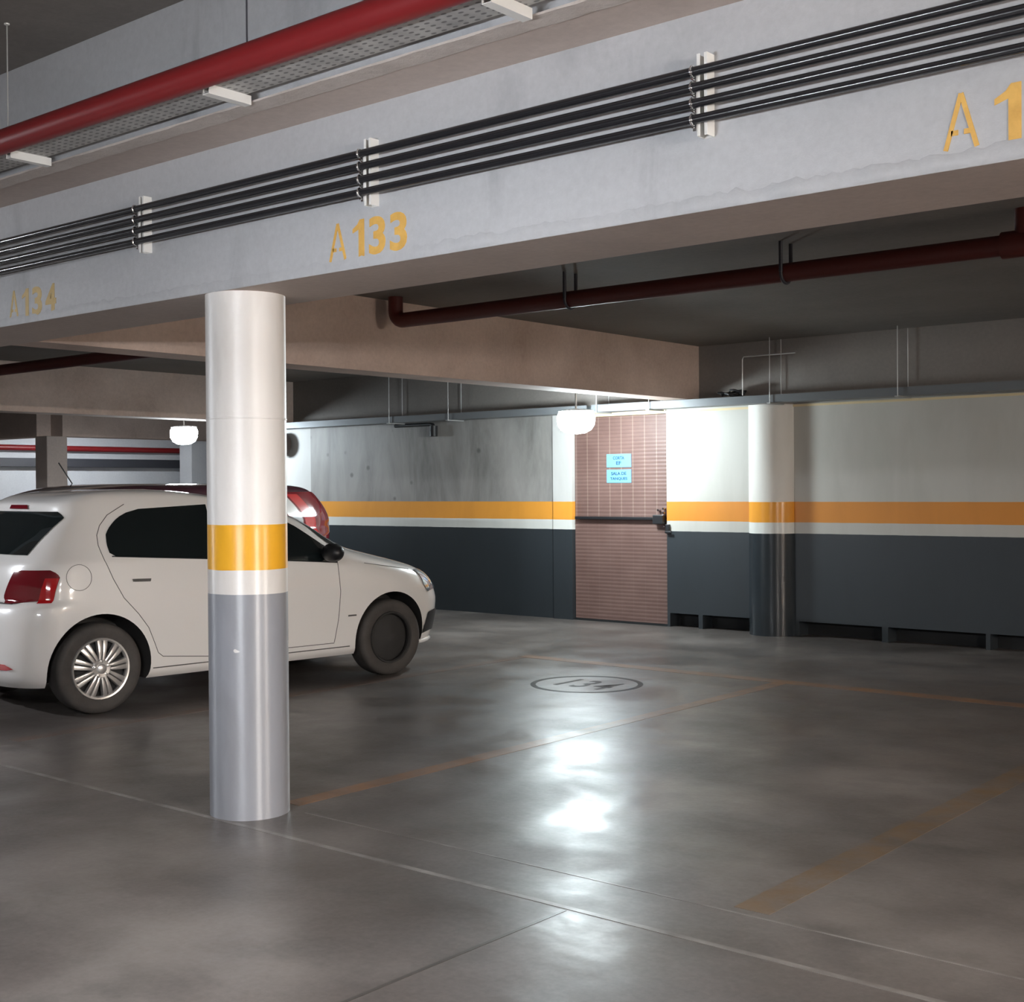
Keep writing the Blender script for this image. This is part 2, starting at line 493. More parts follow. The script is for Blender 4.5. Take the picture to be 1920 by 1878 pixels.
# walls that close the garage
struct('wall_left', (-23.2, -23.0, 11.5, 18.5, 0, ZC), M['far_white'], 'far white wall behind the red pipe and dark duct', 'wall')
struct('wall_end', (-30, -14.0, 18.3, 18.5, 0, ZC), M['far_white'], 'far end wall of the garage', 'wall')
struct('wall_corner', (-14.2, -14.0, YW + 0.2, 18.3, 0, ZC), M['raw'], 'concrete wall returning behind the back wall', 'wall')
struct('wall_front', (-30, 9, -7.0, -6.8, 0, 3.545), M['wall_white'], 'white wall across the driveway', 'wall')
struct('wall_right', (8.8, 9, -7, 18.5, 0, 3.545), M['wall_white'], 'white wall at the right end of the garage', 'wall')
struct('trim_3', (-7.60, 9, YW - 0.012, YW, 2.262, 2.285), M['yellow_trim'], 'thin yellowish strip along the back wall top', 'trim')
struct('trim_4', (-8.84, -7.60, YW - 0.012, YW + 0.1, 2.262, 2.335), M['yellow_trim'], 'yellowish lintel strip above the brown door', 'trim')

# ------------------------------------------------------------------ door
door = empty('door_1', (-8.84, YW, 0))
tag(door, 'brown louvred metal door in the back wall', 'door', None, 'structure')
def dloc(d):
    return (d[0] + 8.84, d[1] + 8.84, d[2] - YW, d[3] - YW, d[4], d[5])
box('door_leaf', dloc((-8.835, -7.605, YW + 0.02, YW + 0.07, 0.02, 1.135)), M['door'], door, 0.004)
box('door_leaf', dloc((-8.835, -7.605, YW + 0.02, YW + 0.07, 1.155, 2.26)), M['door'], door, 0.004)
bar = box('push_bar', dloc((-8.80, -7.66, YW - 0.035, YW - 0.005, 1.128, 1.160)), M['black_plastic'], door, 0.006)
bm = bmesh.new()
bm_box(bm, *dloc((-7.75, -7.62, YW - 0.055, YW + 0.02, 1.085, 1.185)))
o = obj('latch_box', bm, M['black_plastic'], door, bevel=0.01)
bm = bmesh.new()
for (dx, dz) in ((-7.70, 1.235), (-7.635, 1.25), (-7.635, 1.205), (-7.64, 1.06)):
    bm_lathe(bm, [(0.001, -0.022), (0.012, -0.022), (0.014, -0.008), (0.014, 0.022)], 'Y', 10, (dx + 8.84, 0, dz))
obj('door_bolt', bm, M['chrome'], door, smooth=40)
bm = bmesh.new()
bm_box(bm, *dloc((-7.60, -7.555, YW - 0.035, YW - 0.001, 0.985, 1.085)))
bm_box(bm, *dloc((-7.60, -7.52, YW - 0.045, YW - 0.03, 0.99, 1.015)))
tag(obj('door_lock', bm, M['black_plastic'], bevel=0.006), 'small black lock box on the wall beside the brown door', 'lock')
bpy.data.objects['door_lock'].location = (-8.84, YW, 0)
box('threshold', dloc((-8.84, -7.60, YW + 0.0, YW + 0.1, 0.0, 0.02)), M['black'], door)
# backing behind the door
struct('wall_recess', (-8.84, -7.60, YW + 0.08, YW + 0.2, 0, 2.345), M['black'], 'dark recess behind the brown door', 'wall')

def sign(x0, x1, z0, z1, lines, label):
    t = empty('door_sign', (x0, YW + 0.012, z0))
    tag(t, label, 'sign', 'blue signs on the brown door')
    w_, h_ = x1 - x0, z1 - z0
    box('plate', (0, w_, 0, 0.006, 0, h_), M['sign_blue'], t, 0.002)
    for s, zc, hh, frac in lines:
        bm, a, b, c, d = text_mesh(s, 1.0, 0.01, 0.025)
        k = hh / (d - c); kx = w_ * frac / (b - a)
        for v in bm.verts:
            x, y, z = v.co
            v.co = (w_ / 2 + (x - (a + b) / 2) * kx, -0.0012 - z * 0.08, zc * h_ + (y - (c + d) / 2) * k)
        obj('lettering', bm, M['sign_text'], t)
sign(-8.39, -8.065, 1.700, 1.845, [('CORTA', 0.70, 0.036, 0.46), ('EF', 0.32, 0.040, 0.20)], 'small blue sign on the brown door, the upper of two, reading CORTA EF')
sign(-8.39, -8.065, 1.530, 1.675, [('SALA DE', 0.70, 0.036, 0.62), ('TANQUES', 0.30, 0.036, 0.70)], 'small blue sign on the brown door, the lower of two, reading SALA DE TANQUES')

# ------------------------------------------------------------------ columns
def column(name, x, y, r, z1, m, label):
    bm = bmesh.new()
    prof = [(r, 0.0)] + [(r, z) for z in np.linspace(0.05, z1, 24)]
    bm_lathe(bm, prof, 'Z', 64, (0, 0, 0))
    o = obj(name, bm, m, smooth=40)
    o.location = (x, y, 0)
    return tag(o, label, 'column')
front_col = column('round_column', -4.775, 3.812, 0.181, ZB, M['column'], 'round concrete column with yellow band and grey base in front of the white car')
# thin form-joint ring and paint step at the column top
bm = bmesh.new()
bm_lathe(bm, [(0.1815, 1.80), (0.1835, 1.802), (0.1835, 1.806), (0.1815, 1.808)], 'Z', 64, (0, 0, 0), True)
obj('form_seam', bm, M['column'], front_col, smooth=40)
column('round_column', -6.35, YW + 0.03, 0.245, 2.34, M['column_wall'], 'round column half built into the back wall with dark base')
bm = bmesh.new()
bm_box(bm, -0.18, 0.18, -0.18, 0.18, 0, ZB)
o = tag(obj('square_pillar', bm, M['raw_soffit'], bevel=0.015), 'square bare concrete pillar far behind the cars', 'pillar')
o.location = (-19.17, 11.35, 0)
bm = bmesh.new()
bm_box(bm, -0.2, 0.2, -0.2, 0.2, 0, ZC)
o = tag(obj('square_pillar', bm, M['far_white'], bevel=0.015), 'pale square pillar under the far lamp at the end of the white wall', 'pillar')
o.location = (-22.0, 16.2, 0)

# ------------------------------------------------------------------ floor paint and joints
def strip(name, x0, x1, y0, y1, m, label, cat, h=0.0012):
    bm = bmesh.new()
    bm_box(bm, x0, x1, y0, y1, 0.0, h)
    return tag(obj(name, bm, m), label, cat, None, 'structure')
strip('floor_line', -4.785, -4.675, 4.02, 8.775, M['line_rust'], 'worn yellow bay line running from the front column', 'floor line')
strip('floor_line', -2.34, -2.20, 4.0, 8.775, M['line_yellow'], 'worn yellow bay line in the right foreground', 'floor line')
strip('floor_line', -7.30, -7.19, 4.02, 8.775, M['line_faint'], 'faded reddish bay line beside the white car', 'floor line')
strip('floor_line', -7.29, 4.0, 8.78, 8.93, M['line_rust'], 'worn yellow line across the back of the bays', 'floor line')
strip('floor_joint', -12, 6, 3.612, 3.640, M['joint_light'], 'pale floor joint running past the front column', 'floor joint')
strip('floor_joint', -4.55, 6, 3.945, 3.955, M['joint_light'], 'thin pale floor joint just behind the wider one', 'floor joint', 0.001)
strip('floor_joint', -2.79, -2.775, -5, 3.60, M['joint_dark'], 'dark saw cut in the driveway floor', 'floor joint', 0.001)
# stencilled bay circle
bc = empty('bay_stencil', (-5.86, 7.87, 0))
tag(bc, 'faded dark circle with 134 stencilled on the floor of the empty bay', 'floor marking')
bm = bmesh.new()
bm_lathe(bm, [(0.385, 0.0), (0.385, 0.0012), (0.425, 0.0012), (0.425, 0.0)], 'Z', 56, (0, 0, 0), True)
obj('ring', bm, M['stencil_dark'], bc)
for s, x in (('1', -0.17), ('3', 0.0), ('4', 0.18)):
    bm, a, b, c, d = text_mesh(s, 1.0, 0.01, 0.01)
    k = 0.34 / (d - c)
    for v in bm.verts:
        v.co = (x + (v.co.x - (a + b) / 2) * k * 0.62, (v.co.y - (c + d) / 2) * k, 0.0009 + v.co.z * 0.03)
    obj('numeral', bm, M['stencil_dark'], bc)

# ------------------------------------------------------------------ bay numbers on the front beam
def bay_number(xs_A, digits, z0, z1, m, label):
    g = empty('bay_number', (xs_A[0], YA, z0))
    g.parent = front_beam
    g['label'] = label
    x0 = xs_A[0]; wA = xs_A[1] - xs_A[0]; h = z1 - z0
    bm = bmesh.new()
    t = 0.0135
    def bar(p, q, th, lift=0.0):
        p, q = Vector(p), Vector(q)
        d = (q - p).normalized(); nn = Vector((-d.y, d.x)) * th / 2
        bm_prism(bm, [tuple(p + nn), tuple(p - nn), tuple(q - nn), tuple(q + nn)], 'Y', -0.0016 - lift, 0.0004)
    bar((t / 2, 0), (wA / 2, h), t); bar((wA - t / 2, 0), (wA / 2, h), t, 0.0004)
    bar((wA * 0.22, h * 0.30), (wA * 0.42, h * 0.30), t * 1.1); bar((wA * 0.58, h * 0.30), (wA * 0.78, h * 0.30), t * 1.1)
    obj('letter', bm, m, g)
    for s, a0, a1 in digits:
        if s == '1':
            bm = bmesh.new()
            q, wd = a0 - x0, a1 - a0
            poly = [(q, 0.66), (q, 0.77), (q + wd * 0.42, 0.88), (q + wd * 0.62, 1.0), (q + wd, 1.0), (q + wd, 0.0), (q + wd * 0.52, 0.0), (q + wd * 0.52, 0.74)]
            bm_prism(bm, [(px, pz * h) for px, pz in poly], 'Y', -0.0016, 0.0004)
            obj('numeral', bm, m, g)
            continue
        bm, a, b, c, d = text_mesh(s, 1.0, 0.02, 0.03)
        for v in bm.verts:
            x, y, z = v.co
            v.co = (a0 - x0 + (x - a) / (b - a) * (a1 - a0), -0.0006 - z * 0.05, (y - c) / (d - c) * h)
        obj('numeral', bm, m, g)
bay_number((-6.530, -6.435), [('1', -6.40, -6.335), ('3', -6.30, -6.205), ('4', -6.17, -6.07)], 2.400, 2.550, M['bay_pale'], 'faded orange stencil A134 at the left')
bay_number((-4.003, -3.898), [('1', -3.862, -3.795), ('3', -3.768, -3.675), ('3', -3.650, -3.556)], 2.412, 2.563, M['bay_orange'], 'orange stencil A133 above the column')
bay_number((-1.430, -1.327), [('1', -1.285, -1.212), ('3', -1.18, -1.085), ('2', -1.06, -0.965)], 2.425, 2.580, M['bay_orange'], 'orange stencil starting A1 at the right edge')

# ------------------------------------------------------------------ conduits on the front beam
for i, z in enumerate((2.803, 2.752, 2.701, 2.650)):
    tag(tube('conduit', [(-18, YA - 0.06, z), (3, YA - 0.06, z)], 0.0150, M['conduit']),
        'black conduit along the marked beam, ' + ('topmost', 'second from the top', 'third from the top', 'lowest')[i] + ' of four', 'conduit', 'black conduits on the beam')
br0 = empty('conduit_bracket', (-5.252, YA, 2.60))
def bracket_parts(root):
    bm = bmesh.new()                      # slotted channel standing on the beam face
    bm_box(bm, -0.019, 0.019, -0.004, 0.0, 0, 0.262)
    bm_box(bm, -0.019, -0.0165, -0.045, -0.004, 0, 0.262)
    bm_box(bm, 0.0165, 0.019, -0.045, -0.004, 0, 0.262)
    bm_box(bm, -0.0165, -0.008, -0.045, -0.042, 0, 0.262)
    bm_box(bm, 0.008, 0.0165, -0.045, -0.042, 0, 0.262)
    obj('channel', bm, M['white_steel'], root)
    for z in (2.803, 2.752, 2.701, 2.650):
        zz = z - 2.60
        bm = bmesh.new()                  # half-round saddle clamp and its ear
        pts = []
        for k in range(9):
            a = math.radians(-100 + 200 * k / 8)
            pts.append((-0.024, -0.06 - 0.0175 * math.cos(a), zz + 0.0175 * math.sin(a)))
        bm_tube(bm, pts, 0.004, 8)
        bm_box(bm, -0.030, -0.017, -0.052, -0.044, zz - 0.034, zz - 0.014)
        bm_tube(bm, [(-0.024, -0.052, zz - 0.024), (-0.024, -0.064, zz - 0.024)], 0.0045, 8)
        obj('clamp', bm, M['chrome'], root, smooth=40)
bracket_parts(br0)
tag(br0, 'white conduit bracket at the left above the column', 'bracket', 'conduit brackets on the beam')
def copy_tree(o, parent=None):
    c = o.copy()
    COL.objects.link(c)
    if parent:
        c.parent = parent
    for ch in list(o.children):
        copy_tree(ch, c)
    return c
for x, lab in ((-3.728, 'white conduit bracket directly above the A133 number'), (-2.196, 'white conduit bracket at the right under the upper beam')):
    c = copy_tree(br0)
    c.location = (x, YA, 2.60)
    c['label'] = lab

# ------------------------------------------------------------------ red pipe, perforated tray and its hangers over the driveway
rp = tag(tube('fire_pipe', [(-18, 3.0, 3.033), (3, 3.0, 3.033)], 0.0525, M['red_pipe'], None, 24), 'glossy red fire pipe under the driveway ceiling', 'pipe')
tr = bmesh.new()
bm_box(tr, -18, 3, 3.095, 3.262, 3.030, 3.033)
bm_box(tr, -18, 3, 3.095, 3.098, 3.033, 3.085)
bm_box(tr, -18, 3, 3.259, 3.262, 3.033, 3.085)
tag(obj('cable_tray', tr, M['perforated']), 'perforated grey cable tray behind the red pipe', 'cable tray')
for x, lab in ((-5.545, 'white steel bracket under the perforated tray, first from the left edge'), (-4.09, 'white steel bracket under the perforated tray, above the column'), (-2.668, 'white steel bracket under the perforated tray, at the top edge')):
    bm = bmesh.new()
    bm_box(bm, x - 0.020, x + 0.020, 3.085, 3.288, 2.994, 2.997)
    bm_box(bm, x + 0.017, x + 0.020, 3.085, 3.288, 2.997, 3.030)
    bm_box(bm, x - 0.020, x - 0.017, 3.085, 3.288, 2.997, 3.030)
    tag(obj('tray_bracket', bm, M['white_steel']), lab, 'bracket', 'brackets under the perforated tray')
for x, m, lab in ((-5.392, 'rod', 'thin pale hanger rod above the red pipe near the left edge'), (-3.735, 'dark_rod', 'thin dark hanger rod above the middle of the red pipe')):
    t = empty('hanger_rod', (x, 3.0, 3.085))
    tag(t, lab, 'hanger rod', 'hanger rods of the red pipe')
    tube('rod', [(0, 0, 0.0), (0, 0, 0.459)], 0.0032, M[m], t, 8)
    bm = bmesh.new()
    bm_lathe(bm, [(0.012, 0.455), (0.012, 0.4598)], 'Z', 10)
    obj('anchor_nut', bm, M['white_steel'], t)

# ------------------------------------------------------------------ red pipe in the bays, with hangers
pts = [(3, 6.95, 2.74)]
pts += [(-6.86, 6.95, 2.74)]
for k in range(1, 7):
    a = math.radians(15 * k)
    pts.append((-6.86 - 0.075 * math.sin(a), 6.95, 2.74 + 0.075 * (1 - math.cos(a))))
pts.append((-6.935, 6.95, 2.919))
p2 = tag(tube('fire_pipe', pts, 0.056, M['red_pipe_dark'], None, 20), 'dull red fire pipe under the bay ceiling, turning up beside the cross beam', 'pipe')
tag(tube('fire_pipe', [(-13.40, 6.95, 2.74), (-7.42, 6.95, 2.74)], 0.056, M['red_pipe_dark'], None, 20), 'dark red fire pipe above the white car', 'pipe')
def pipe_hanger(x, lab):
    t = empty('pipe_hanger', (x, 6.95, 2.68))
    t.parent = p2
    for s in (-1, 1):
        tube('strap', [(0, s * 0.062, 0.06), (0, s * 0.062, 0.238)], 0.012, M['dark_rod'], t, 8)
    pp = [(0, 0.062 * math.cos(a), 0.06 - 0.062 * math.sin(a)) for a in np.linspace(0, math.pi, 13)]
    bm = bmesh.new()
    bm_tube(bm, pp, 0.010, 8)
    obj('saddle', bm, M['dark_rod'], t, smooth=50)
pipe_hanger(-5.29, 'dark pipe hanger on the dull red pipe, the left one')
pipe_hanger(-3.69, 'dark pipe hanger on the dull red pipe, the right one')
bm = bmesh.new()
bm_tube(bm, [(-2.42, 6.95, 2.74), (-2.20, 6.95, 2.74)], 0.072, 20)
bm_tube(bm, [(-2.30, 6.95, 2.75), (-2.30, 6.95, 2.919)], 0.056, 16)
obj('pipe_tee', bm, M['red_pipe_dark'], p2, smooth=50)

# ------------------------------------------------------------------ wall cable tray with hangers
def channel(name, x0, x1, y0, y1, z0, z1, m, label):
    bm = bmesh.new()
    bm_box(bm, x0, x1, y0, y1, z0, z0 + 0.004)
    bm_box(bm, x0, x1, y0, y0 + 0.004, z0 + 0.004, z1)
    bm_box(bm, x0, x1, y1 - 0.004, y1, z0 + 0.004, z1)
    return tag(obj(name, bm, m), label, 'cable tray')
channel('cable_tray', -8.30, 9 - 0.3, 11.26, 11.46, 2.288, 2.365, M['tray_grey'], 'grey cable tray along the top of the white back wall')
channel('cable_tray', -14.0, -8.36, 11.26, 11.46, 2.288, 2.365, M['tray_grey'], 'grey cable tray above the bare concrete back wall')
def tray_hanger(x, h, lab, m='rod'):
    t = empty('tray_hanger', (x, 11.36, 2.29))
    tag(t, lab, 'tray hanger', 'hangers of the wall cable trays')
    tube('rod', [(-0.0, -0.115, -0.012), (0, -0.115, h)], 0.0045, M[m], t, 8)
    tube('rod', [(-0.0, 0.115, -0.012), (0, 0.115, h)], 0.0045, M[m], t, 8)
    box('crossbar', (-0.02, 0.02, -0.14, 0.14, -0.014, -0.002), M[m], t)
for x, lab in ((-6.15, 'pale tray hanger above the half-built round column'), (-4.86, 'pale tray hanger above the white wall at the right'), (-7.55, 'tray hanger above the right edge of the brown door'), (-8.22, 'tray hanger above the brown door beside the lamp'), (-10.37, 'pale tray hanger above the bare concrete wall'), (-11.35, 'pale tray hanger above the small black pipe elbow')):
    tray_hanger(x, 0.628, lab)
bm = bmesh.new()
bm_tube(bm, [(-6.43, 11.215, 2.37), (-6.43, 11.215, 2.72), (-6.415, 11.215, 2.745), (-6.0, 11.215, 2.745), (-5.86, 11.215, 2.745)], 0.006, 8)
tag(obj('thin_conduit', bm, M['zinc'], smooth=50), 'thin pale conduit bent above the cable tray by the round column', 'conduit')
random.seed(8)
bm = bmesh.new()
for k in range(5):
    a = [(-6.75 + 0.045 * i + random.uniform(-.02, .02), 11.34 + random.uniform(-.05, .05), 2.39 + 0.02 * math.sin(i * 1.1 + k) + 0.008 * k) for i in range(7)]
    bm_tube(bm, a, 0.010, 8)
tag(obj('cable_bundle', bm, M['cable'], smooth=60), 'loose black cables lying on the wall tray', 'cable', None, 'stuff')
bm = bmesh.new()
bm_tube(bm, [(-11.6, YW - 0.05, 2.27), (-10.99, YW - 0.05, 2.27), (-10.95, YW - 0.05, 2.26), (-10.94, YW - 0.05, 2.23)], 0.022, 10)
bm_tube(bm, [(-10.94, YW - 0.05, 2.25), (-10.94, YW - 0.05, 2.12)], 0.048, 12)
tag(obj('pipe_elbow', bm, M['cable'], smooth=50), 'small black pipe ending in a downward elbow on the bare concrete wall', 'pipe')
bm = bmesh.new()
bm_tube(bm, [(-13.73, YW - 0.05, 2.10), (-13.73, YW - 0.16, 2.10)], 0.15, 24)
tag(obj('round_cap', bm, M['brown_cap'], smooth=40), 'round brown cap on the wall just behind the front column', 'cap')

# far wall pipe and duct
tag(tube('fire_pipe', [(-22.85, 11.6, 2.315), (-22.85, 18.25, 2.315)], 0.055, M['red_pipe'], None, 16), 'red pipe along the far white wall', 'pipe')
tag(box('duct', (-22.99, -22.80, 11.6, 18.25, 1.955, 2.12), M['duct_dark'], None, 0.005), 'dark duct along the far white wall under the red pipe', 'duct')
bm = bmesh.new()
bm_tube(bm, [(-22.85, 13.35, 2.38), (-22.85, 13.35, 2.915)], 0.012, 8)
tag(obj('hanger_rod', bm, M['rod']), 'thin hanger rod of the far red pipe', 'hanger rod')

# ------------------------------------------------------------------ lamps
def lamp(x, y, z, rz, strength, col, label, vis):
    em = simple('lamp_glow', (0.9, 0.9, 0.9), 0.4, emit=col, es=strength)
    t = empty('bulkhead_lamp' if vis else 'tube_lamp', (x, y, z), rz)
    tag(t, label, 'lamp', 'bulkhead lamps' if vis else 'driveway tube lamps')
    if vis:
        bm = bmesh.new()
        prof = [(0.02, -0.155), (0.075, -0.147), (0.125, -0.115), (0.152, -0.06), (0.158, 0.0), (0.152, 0.04), (0.135, 0.07)]
        bm_lathe(bm, prof, 'Z', 28)
        for v in bm.verts:
            v.co.x *= 1.35
        obj('diffuser', bm, em, t, smooth=60)
        bm = bmesh.new()
        bm_lathe(bm, [(0.10, 0.071), (0.145, 0.072), (0.145, 0.080), (0.09, 0.092), (0.03, 0.097)], 'Z', 28)
        for v in bm.verts:
            v.co.x *= 1.35
        obj('housing', bm, M['lamp_housing'], t, smooth=40)
        tube('stem', [(0, 0, 0.09), (0, 0, ZC - z)], 0.010, M['rod'], t, 8)
    else:
        for s in (-1, 1):
            tube('glass_tube', [(-0.6, s * 0.045, 0), (0.6, s * 0.045, 0)], 0.016, em, t, 10)
        box('batten', (-0.63, 0.63, -0.09, 0.09, 0.03, 0.075), M['white_steel'], t, 0.006)
        zc = 3.545 if y < 3.3 else ZC
        for s in (-0.4, 0.4):
            tube('stem', [(s, 0, 0.07), (s, 0, zc - z)], 0.006, M['rod'], t, 8)
for i, L in enumerate(LAMPS):
    lamp(*L, i < 2)

# ------------------------------------------------------------------ cars
def herm(xs, ys, q):
    xs = np.array(xs, float); ys = np.array(ys, float)
    d = np.diff(ys) / np.diff(xs)
    mm = np.zeros_like(ys)
    mm[0], mm[-1] = d[0], d[-1]
    for i in range(1, len(xs) - 1):
        mm[i] = 0 if d[i - 1] * d[i] <= 0 else 2 * d[i - 1] * d[i] / (d[i - 1] + d[i])
    i = np.clip(np.searchsorted(xs, q) - 1, 0, len(xs) - 2)
    h = xs[i + 1] - xs[i]; t = (q - xs[i]) / h
    return float((2 * t**3 - 3 * t**2 + 1) * ys[i] + (t**3 - 2 * t**2 + t) * h * mm[i] + (-2 * t**3 + 3 * t**2) * ys[i + 1] + (t**3 - t**2) * h * mm[i + 1])

CZW = [0.20, 0.24, 0.30, 0.40, 0.55, 0.68, 0.80, 0.92, 1.00, 1.06, 1.15, 1.25, 1.34, 1.405, 1.45, 1.478, 1.494]
CW = [0.760, 0.795, 0.808, 0.818, 0.828, 0.830, 0.824, 0.814, 0.806, 0.776, 0.733, 0.687, 0.643, 0.612, 0.585, 0.540, 0.380]
CZR = [0.20, 0.26, 0.32, 0.45, 0.55, 0.66, 0.74, 0.77, 0.86, 0.95, 1.00, 1.04, 1.15, 1.25, 1.34, 1.39, 1.435, 1.465, 1.485, 1.494]
CSR = [-0.52, -0.57, -0.595, -0.620, -0.625, -0.615, -0.585, -0.545, -0.535, -0.515, -0.495, -0.462, -0.365, -0.275, -0.195, -0.185, -0.12, -0.02, 0.15, 0.40]
CZF = [0.20, 0.24, 0.32, 0.45, 0.56, 0.64, 0.70, 0.78, 0.84, 0.88, 0.92, 0.96, 1.00, 1.03, 1.10, 1.20, 1.30, 1.39, 1.44, 1.48, 1.494]
CSF = [3.11, 3.19, 3.22, 3.25, 3.26, 3.24, 3.21, 3.13, 3.01, 2.88, 2.72, 2.55, 2.38, 2.28, 2.13, 1.95, 1.72, 1.43, 1.12, 0.82, 0.60]

def contour(z):
    wz, sr, sf = herm(CZW, CW, z), herm(CZR, CSR, z), herm(CZF, CSF, z)
    lf = 0.85 if z < 0.95 else max(0.35, 0.85 - (z - 0.95) * 1.6)
    lr = 0.50 if z < 1.0 else max(0.32, 0.50 - (z - 1.0) * 0.5)
    sp = sf - sr
    return wz, sr, sf, min(lf, sp * 0.45), min(lr, sp * 0.45)

def half_contour(z, ns=26, ne=14):
    """right half outline: rear centre -> side -> front centre, list of (s, y<=0)"""
    wz, sr, sf, lf, lr = contour(z)
    out = []
    nr, nf = (3.6 if z < 0.98 else min(5.0, 3.6 + (z - 0.98) * 8)), 2.7
    for k in range(ne):
        a = (math.pi / 2) * k / ne
        y = wz * math.sin(a) ** (2 / nr); s = sr + lr - lr * math.cos(a) ** (2 / nr)
        out.append((s, -y))
    for k in range(ns):
        out.append((sr + lr + (sf - lf - sr - lr) * k / ns, -wz))
    for k in range(ne + 1):
        a = (math.pi / 2) * (1 - k / ne)
        y = wz * max(0.0, math.sin(a)) ** (2 / nf); s = sf - lf + lf * max(0.0, math.cos(a)) ** (2 / nf)
        out.append((s, -y))
    return out

def side_y(s, z):
    wz, sr, sf, lf, lr = contour(z)
    if s > sf - lf:
        t = min(1.0, (s - (sf - lf)) / lf)
        return wz * max(0.0, 1 - t ** 2.7) ** (1 / 2.7)
    if s < sr + lr:
        t = min(1.0, (sr + lr - s) / lr)
        nr = 3.6 if z < 0.98 else min(5.0, 3.6 + (z - 0.98) * 8)
        return wz * max(0.0, 1 - t ** nr) ** (1 / nr)
    return wz

def arc_point(d, z, front=False):
    pts = half_contour(z, 30, 24)
    if front:
        pts = pts[::-1]
    for a, b in zip(pts, pts[1:]):
        L = math.hypot(b[0] - a[0], b[1] - a[1])
        if d <= L:
            t = d / L if L else 0
            nx, ny = (b[1] - a[1]), -(b[0] - a[0])
            k = math.hypot(nx, ny) or 1
            p = (a[0] + (b[0] - a[0]) * t, a[1] + (b[1] - a[1]) * t)
            n2 = (nx / k, ny / k)
            c = (pts[len(pts) // 2][0], 0)
            if (p[0] - c[0]) * n2[0] + (p[1] - c[1]) * n2[1] < 0:
                n2 = (-n2[0], -n2[1])
            return p, n2
        d -= L
    return pts[-1], (1, 0)

def span(poly, z):
    xs = []
    k = len(poly)
    for i in range(k):
        (x0, z0), (x1, z1) = poly[i], poly[(i + 1) % k]
        if (z0 <= z < z1) or (z1 <= z < z0):
            xs.append(x0 + (x1 - x0) * (z - z0) / (z1 - z0))
    return (min(xs), max(xs)) if len(xs) >= 2 else None

def grid_obj(name, rows, m, parent, smooth=40):
    bm = bmesh.new()
    vr = [[bm.verts.new(p) for p in r] for r in rows]
    for a, b in zip(vr, vr[1:]):
        for i in range(len(a) - 1):
            bm.faces.new((a[i], a[i + 1], b[i + 1], b[i]))
    return obj(name, bm, m, parent, smooth=smooth)

REARWIN = [(0.083, 1.046), (0.45, 1.023), (0.90, 0.995), (0.90, 1.381), (0.547, 1.372), (0.389, 1.362), (0.272, 1.335), (0.194, 1.30), (0.129, 1.247), (0.085, 1.195), (0.075, 1.124)]
FRONTWIN = [(1.06, 0.985), (1.93, 0.925), (1.90, 1.02), (1.78, 1.105), (1.62, 1.205), (1.46, 1.285), (1.33, 1.335), (1.20, 1.365), (1.02, 1.378)]
DOORSEAM = [(0.27, 1.39), (0.129, 1.319), (0.056, 1.249), (0.022, 1.186), (0.016, 1.119), (0.035, 1.019), (0.088, 0.893), (0.158, 0.764), (0.264, 0.648), (0.336, 0.552), (0.386, 0.437), (0.413, 0.372), (0.45, 0.343), (0.799, 0.31), (1.9, 0.305)]
BELT = [(0.095, 1.0435), (0.45, 1.021), (0.80, 0.999), (1.5, 0.954), (1.93, 0.922)]
TAIL = [(0.60, 0.985), (0.769, 0.987), (0.845, 0.962), (0.892, 0.928), (0.874, 0.759), (0.546, 0.757), (0.51, 0.796), (0.569, 0.963)]
TAIL2 = [(0.805, 0.931), (0.889, 0.931), (0.873, 0.760), (0.785, 0.760)]
REARGLASS = [(-0.60, 1.065), (0.60, 1.065), (0.62, 1.31), (0.54, 1.345), (-0.54, 1.345), (-0.62, 1.31)]
HEAD = [(0.55, 0.66), (0.90, 0.64), (0.92, 0.70), (0.80, 0.835), (0.70, 0.84), (0.55, 0.77)]
TAIL_D = [(0.60, 0.95), (1.28, 0.95), (1.28, 1.34), (1.02, 1.41), (0.58, 1.41)]
TAIL_D2 = [(0.97, 0.96), (1.10, 0.96), (1.06, 1.39), (0.93, 1.39)]
TAIL_D3 = [(1.12, 0.97), (1.27, 0.97), (1.25, 1.33), (1.09, 1.36)]


